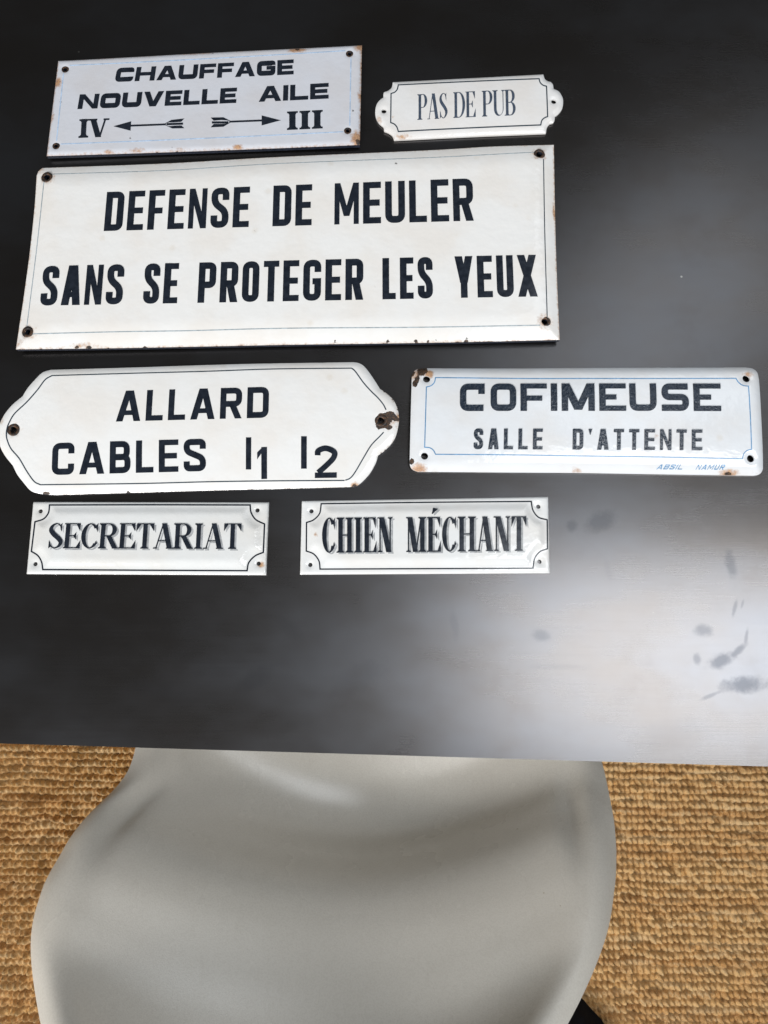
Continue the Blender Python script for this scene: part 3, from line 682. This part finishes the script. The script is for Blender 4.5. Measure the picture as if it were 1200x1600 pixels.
p.line([z2((220, 155), (995, 121)), z2((995, 121), (1001, 142), (1016, 157), (1036, 163)), z2((1036, 163), (1042, 330)), z2((1042, 330), (1024, 338), (1010, 352), (1004, 376)), z2((1004, 376), (220, 412)), z2((220, 412), (212, 388), (198, 372), (178, 363)), z2((178, 363), (180, 203)), z2((180, 203), (200, 196), (214, 180), (220, 155))], 1.9, M['line_dark'])
F2 = Serif(.5, dict(P=.5, A=.58, S=.42, D=.55, E=.48, U=.56, B=.52), .05)
b2, c2 = z2((328, 351), (865, 326)), z2((328, 211), (862, 185))
p.text(b2, c2, [('PAS', one(z2, 326, 0)[0], one(z2, 490, 0)[0]), ('DE', one(z2, 524, 0)[0], one(z2, 645, 0)[0]), ('PUB', one(z2, 682, 0)[0], one(z2, 865, 0)[0])], F2, .10, .024, M['ink_serif'], .02)

# grinding sign
left3 = z3((78, 905), (92, 800), (106, 700), (131, 500), (150, 310), (158, 180))
top3 = z3((182, 147), (700, 128), (1147, 102)) + z4((600, 71), (860, 55), (1110, 46))
right3 = z4((1110, 46), (1113, 250), (1118, 500), (1130, 828)); bot3 = z4((1130, 828), (800, 836), (430, 842), (50, 847)) + z3((800, 893), (500, 899), (78, 905))
o3 = [top3, right3, bot3, left3, z3((158, 180), (166, 160), (182, 147))]
h3 = holes(z3, 5.5, (207, 194), (133, 838)) + holes(z4, 5.5, (1049, 92), (1069, 760))
chip3 = [(*one(z4, x, 834), w, 2.2) for x, w in ((450, 3), (560, 3), (610, 2), (760, 3), (240, 3))] + [(*one(z3, x, 896), w, 2.2) for x, w in ((380, 4), (330, 3), (610, 3), (1000, 3))]
rust3 = [(hx, hy, 12, 11, .55) for hx, hy, r in h3] + [(*one(z4, 1110, 320), 3, 14, .8), (*one(z3, 172, 160), 12, 8, .4), (*one(z4, 1075, 785), 9, 8, .25), (*one(z3, 90, 880), 7, 9, .4), (*one(z3, 350, 890), 20, 4, .5), (*one(z3, 130, 520), 3, 20, .4)]
p = Plate('enamel_sign', 'largest cream enamel sign reading DEFENSE DE MEULER SANS SE PROTEGER LES YEUX', o3, h3, enamel('cream enamel', (0.84, 0.84, 0.83), 3.7, 1.2),
          lift=lambda x, y: 0.0062 - 0.0008 * y - 0.0022 * np.clip(x - .45, 0, 1) ** 2 + 0.0008 * x * x * np.clip(-y, 0, 1), chips=chip3, rusts=rust3, bevel=0.020, edge_drop=0.0036, thick=0.003, back=M['back'],
          wear=[(bot3, 0.0012, .46, .42), (left3, 0.001, .34, .4), (top3, 0.001, .38, .35), (right3, 0.001, .4, .5)])
p.line([z3((222, 180), (700, 165), (1147, 137)) + z4((600, 108), (820, 97), (1030, 84))], 1.3, M['line_thin'], False)
p.line([z4((1066, 112), (1070, 400), (1078, 742))], 1.6, M['line_dark'], False); p.line([z4((1050, 776), (600, 784), (50, 788)) + z3((800, 833), (500, 838), (152, 847))], 1.5, M['line_thin'], False)
p.line([z3((127, 815), (165, 480), (193, 212))], 1.5, M['line_thin'], False)
F3 = Sans(0.13, .5, dict(M=.64, N=.52, A=.58, X=.6, Y=.56, F=.46, L=.46, E=.47, T=.46, S=.52, O=.5, U=.52, D=.53, G=.53, P=.52, R=.53))
def x3(x): return one(z3, x, 0)[0]
def x4(x): return one(z4, x, 0)[0]
p.text([one(z3, 445, 422), one(z4, 788, 363)], [one(z3, 458, 260), one(z4, 783, 195)], [('DEFENSE', x3(445), x3(1042)), ('DE', x3(1140), x4(148)), ('MEULER', x4(238), x4(788))], F3, .163, .148, M['ink'], .105)
p.text([one(z3, 183, 732), one(z4, 1040, 664)], [one(z3, 198, 568), one(z4, 1033, 498)], [('SANS', x3(183), x3(522)), ('SE', x3(607), x3(748)), ('PROTEGER', x3(832), x4(352)), ('LES', x4(428), x4(627)), ('YEUX', x4(715), x4(1040))], F3, .163, .148, M['ink'], .105)
p.eyelets(M['eyelet'], 0.0009, 1.2)

# cable sign
l5 = z5((320, 812), (250, 808), (205, 800), (170, 785), (130, 738), (98, 695), (75, 647)), z5((75, 647), (30, 590), (2, 535), (-6, 480), (-4, 430), (8, 392), (35, 345), (75, 298), (130, 252)), z5((130, 252), (158, 205), (200, 155), (240, 116), (285, 100))
r5 = z6((870, 58), (900, 63), (930, 80), (962, 118), (1000, 175), (1025, 215)), z6((1025, 215), (1090, 265), (1122, 315), (1137, 375), (1133, 440), (1110, 515), (1062, 572), (1015, 608)), z6((1015, 608), (1000, 655), (962, 718), (905, 775), (870, 790))
top5 = z5((285, 100), (800, 85), (1150, 73)) + z6((300, 67), (600, 62), (870, 58)); bot5 = z6((870, 790), (500, 800), (60, 810)) + z5((800, 798), (320, 812))
h5 = holes(z5, 6.5, (85, 447)) + holes(z6, 6.5, (1033, 407))
chip5 = [(*one(z6, x, y), a, b) for x, y, a, b in ((1050, 440, 10, 4), (1085, 370, 8, 5), (1100, 385, 7, 6), (1120, 395, 5, 4), (1025, 430, 6, 8), (1070, 400, 7, 9), (1040, 378, 9, 4), (1075, 445, 7, 4), (880, 785, 3, 3))] + [(*one(z5, 262, 803), 6, 3), (*one(z5, 728, 797), 3, 2)]
rust5 = [(*one(z6, 1080, 410), 18, 14, .45), (*one(z6, 880, 780), 7, 4, .8), (*one(z6, 1132, 390), 4, 9, .7), (*one(z5, 15, 390), 4, 9, .35), (*one(z6, 1130, 320), 3, 5, .4), (*one(z5, 85, 447), 15, 15, .3)]
p = Plate('enamel_sign', 'white enamel sign with pointed wavy ends reading ALLARD CABLES', [top5, *r5, bot5, *l5], h5, enamel('warm white enamel', (0.83, 0.835, 0.83), 5.2, 1.0),
          lift=lambda x, y: 0.0010 + 0.0022 * (1 - y * y) * (1 - .5 * x * x), chips=chip5, rusts=rust5, bevel=0.006, edge_drop=0.0016, thick=0.002, back=M['back'],
          wear=[(bot5, 0.001, .45, .25), (r5[1], 0.0012, .5, .3), (r5[2], 0.001, .45, .2), (l5[1], 0.001, .42, .2)])
p.line([z5((300, 138), (800, 124), (1180, 114)) + z6((400, 104), (860, 99))], 1.8, M['line_dark'], False)
p.line([z6((860, 99), (882, 118), (930, 185), (975, 236), (1012, 272), (1045, 312), (1062, 345))], 1.9, M['line_dark'], False); p.line([z6((1048, 475), (1025, 500), (975, 552), (930, 625), (882, 706), (852, 742), (820, 755))], 1.9, M['line_dark'], False)
p.line([z6((820, 755), (400, 758), (40, 763)) + z5((800, 750), (235, 757))], 1.8, M['line_dark'], False)
p.line([z5((235, 757), (200, 738), (160, 682), (118, 610), (72, 555), (50, 505), (45, 470), (50, 435), (62, 405), (92, 355), (160, 290), (220, 220), (262, 162), (300, 138))], 2.0, M['line_dark'], False)
F5 = Sans(0.16, .6, dict(L=.52, A=.74, R=.66, D=.66, C=.66, B=.62, E=.58, S=.66))
p.text([one(z5, 667, 403), one(z6, 377, 393)], [one(z5, 677, 228), one(z6, 380, 211)], [('ALLARD', one(z5, 667, 0)[0], one(z6, 377, 0)[0])], F5, .19, .17, M['ink'], .17)
p.text(z5((300, 703), (1175, 681)), z5((309, 524), (1175, 500)), [('CABLES', one(z5, 300, 0)[0], one(z5, 1175, 0)[0])], F5, .19, .17, M['ink'], .17)
def dig(ch, x0, x1, y0, y1, T): p.text(z6((x0, y1), (x1, y1 - 2)), z6((x0 + 1, y0), (x1 + 1, y0 - 2)), [(ch, one(z6, x0, 0)[0], one(z6, x1, 0)[0])], Sans(.1, .5, {'I': .2, '1': .5, '2': .6}), T, T * .95, M['ink'])
p.text(z6((245, 693), (275, 693)), z6((247, 508), (277, 508)), [('I', one(z6, 244, 0)[0], one(z6, 274, 0)[0])], Sans(.1), .165, .16, M['ink'])
dig('1', 310, 367, 565, 749, .18)
p.text(z6((566, 688), (599, 688)), z6((567, 501), (600, 501)), [('I', one(z6, 566, 0)[0], one(z6, 599, 0)[0])], Sans(.1), .175, .16, M['ink'])
dig('2', 646, 774, 555, 742, .175)
p.eyelets(M['eyelet'], 0.0010, 1.15)

# waiting room sign
o7 = [z7((180, 60), (700, 61), (1120, 58)) + z8((500, 56), (1060, 55)), z8((1060, 55), (1105, 63), (1132, 88), (1140, 130)), z8((1140, 130), (1152, 420), (1168, 690)), z8((1168, 690), (1160, 712), (1142, 726), (1110, 731)),
      z8((1110, 731), (500, 722), (60, 715)) + z7((800, 712), (130, 708)), z7((130, 708), (100, 695), (84, 675), (80, 645)), z7((80, 645), (86, 380), (93, 130)), z7((93, 130), (98, 95), (125, 68), (180, 60))]
h7 = holes(z7, 5.6, (185, 138), (172, 617)) + holes(z8, 5.8, (1053, 135), (1080, 632))
chip7 = [(*one(z7, x, y), a, b) for x, y, a, b in ((160, 80, 8, 5), (155, 98, 6, 5), (172, 70, 5, 4), (122, 150, 4, 6), (112, 165, 4, 6), (128, 133, 4, 4), (100, 95, 3, 6), (95, 648, 4, 5))] + [(*one(z8, 950, 722), 6, 2)]
rust7 = [(*one(z7, 200, 105), 7, 6, 1.0), (*one(z7, 115, 105), 10, 12, .6), (*one(z7, 135, 690), 12, 7, .8), (*one(z8, 1065, 108), 8, 5, .6), (*one(z8, 955, 718), 14, 5, .8), (*one(z7, 1115, 700), 7, 5, .4), (*one(z8, 1160, 570), 3, 12, .2), (*one(z8, 488, 500), 4, 4, .35), (*one(z8, 1140, 712), 10, 4, .3), (*one(z8, 10, 706), 6, 4, .5)]
p = Plate('enamel_sign', 'white enamel sign with thin blue border reading COFIMEUSE SALLE D\'ATTENTE', o7, h7, enamel('cool white enamel', (0.75, 0.78, 0.815), 7.9, 0.6),
          lift=lambda x, y: 0.0018 + 0.0034 * (1 - np.abs(y) ** 2.6) * (1 - .3 * x * x), chips=chip7, rusts=rust7, bevel=0.007, edge_drop=0.0024)
p.line([z7((240, 130), (800, 137), (1130, 137)) + z8((500, 137), (986, 135)), z8((986, 135), (1002, 162), (1028, 180), (1062, 185)), z8((1062, 185), (1080, 578)), z8((1080, 578), (1052, 585), (1033, 605), (1026, 635)), z8((1026, 635), (500, 625), (20, 619)) + z7((700, 612), (240, 608)),
        z7((240, 608), (226, 583), (203, 568), (172, 565)), z7((172, 565), (183, 190)), z7((183, 190), (212, 182), (233, 160), (240, 130))], 1.6, M['line_blue'])
FW = Wide(0.2, .9, {})
xs7 = [('C', 390, 543), ('O', 580, 738), ('F', 765, 928), ('I', 953, 993), ('M', 1020, 1224)]; xs8 = [('E', 133, 298), ('U', 320, 487), ('S', 520, 688), ('E', 718, 888)]
b7, c7 = [one(z7, 390, 343), one(z8, 888, 343)], [one(z7, 391, 171), one(z8, 886, 170)]
p.text(b7, c7, [(ch, one(z7, a, 0)[0], one(z7, b, 0)[0]) for ch, a, b in xs7] + [(ch, one(z8, a, 0)[0], one(z8, b, 0)[0]) for ch, a, b in xs8], FW, .225, .185, M['ink_raised'], rise=0.0004)
F7 = Sans(0.14, .5, dict(A=.56, L=.5, E=.52, S=.5, D=.52, T=.5, N=.56)); F7.widths["'"] = .18
p.text([one(z7, 475, 578), one(z8, 772, 585)], [one(z7, 477, 452), one(z8, 770, 459)], [('SALLE', one(z7, 475, 0)[0], one(z7, 901, 0)[0]), ("D'ATTENTE", one(z7, 1088, 0)[0], one(z8, 772, 0)[0])], F7, .175, .15, M['ink_raised'], .26, rise=0.0004)
F8 = Sans(0.1, .7, dict(A=.8, M=.9, I=0))
p.text(z8((495, 697), (918, 700)), z8((510, 670), (930, 671)), [('ABSIL', one(z8, 495, 0)[0], one(z8, 655, 0)[0]), ('NAMUR', one(z8, 740, 0)[0], one(z8, 912, 0)[0])], F8, .19, .16, M['line_blue'], .32)

# secretary's office plate and dog plate
def panel_sign(label, z, out, hol, bord, mat, lines, font, T, t, gap, rusts, shadow, bw=2.4):
    p = Plate('enamel_sign', label, [z(*out[0:2]), z(*out[1:3]), z(*out[2:4]), z(out[3], out[0])], holes(z, 3.4, *hol), mat, lift=lambda x, y: 0.0003 + 0 * x,
              emboss=([z(*q) for q in bord], 0.0019, 0.0075), rusts=rusts, bevel=0.0016, edge_drop=0.0009, step=0.0013)
    p.line([z(*q) for q in bord], bw, M['ink_crisp'])
    for base, cap, words in lines:
        p.text(base, cap, words, font, T, t, M['grey_print'], gap, rise=0.00005, shift=shadow, name='lettering_shadow')
        p.text(base, cap, words, font, T, t, M['ink_crisp'], gap, rise=0.00035)
b9 = [((165, 55), (600, 54), (1060, 55)), ((1060, 55), (1064, 88), (1085, 120), (1124, 140)), ((1124, 140), (1119, 266)), ((1119, 266), (1082, 282), (1054, 312), (1046, 348)), ((1046, 348), (600, 346), (135, 343)), ((135, 343), (129, 308), (112, 280), (84, 262)), ((84, 262), (100, 130)), ((100, 130), (138, 117), (160, 90), (165, 55))]
F9 = Serif(.6, dict(S=.52, E=.58, C=.6, R=.66, T=.6, A=.66, I=.34), .07)
panel_sign('short white enamel sign with shadowed serif letters reading SECRETARIAT', z9, [(90, 40), (1143, 42), (1130, 367), (60, 362)], [(123, 82), (1092, 78), (1097, 316), (100, 318)], b9, enamel('white enamel office', (0.72, 0.735, 0.735), 9.1, 0.1),
           [(z9((160, 250), (1020, 253)), z9((171, 139), (1024, 140)), [('SECRETARIAT', one(z9, 160, 0)[0], one(z9, 1020, 0)[0])])], F9, .168, .042, .03, [(*one(z9, 1108, 322), 5, 4, .9)], (2.9, 2.4))
b10 = [((145, 76), (600, 70), (1060, 66)), ((1060, 66), (1068, 105), (1092, 135), (1130, 146)), ((1130, 146), (1131, 272)), ((1131, 272), (1098, 285), (1075, 315), (1068, 357)), ((1068, 357), (600, 359), (140, 361)), ((140, 361), (135, 325), (112, 295), (80, 282)), ((80, 282), (81, 158)), ((81, 158), (112, 146), (138, 118), (145, 76))]
F10 = Serif(.6, {'C': .62, 'H': .72, 'I': .36, 'E': .6, 'N': .68, 'M': .82, 'É': .58, 'A': .68, 'T': .62}, .05)
panel_sign('white enamel sign with shadowed serif letters reading CHIEN MÉCHANT', z10, [(60, 63), (1135, 45), (1143, 378), (52, 384)], [(102, 108), (1092, 88), (1097, 328), (97, 342)], b10, enamel('white enamel dog', (0.76, 0.775, 0.78), 11.3, 0.15),
           [(z10((150, 292), (1036, 283)), z10((150, 140), (1036, 133)), [('CHIEN', one(z10, 150, 0)[0], one(z10, 456, 0)[0]), ('MÉCHANT', one(z10, 515, 0)[0], one(z10, 1036, 0)[0])])], F10, .125, .032, .035, [(*one(z10, 123, 212), 3, 3, .6), (*one(z10, 292, 115), 3, 3, .3)], (3.2, 2.2), 2.2)
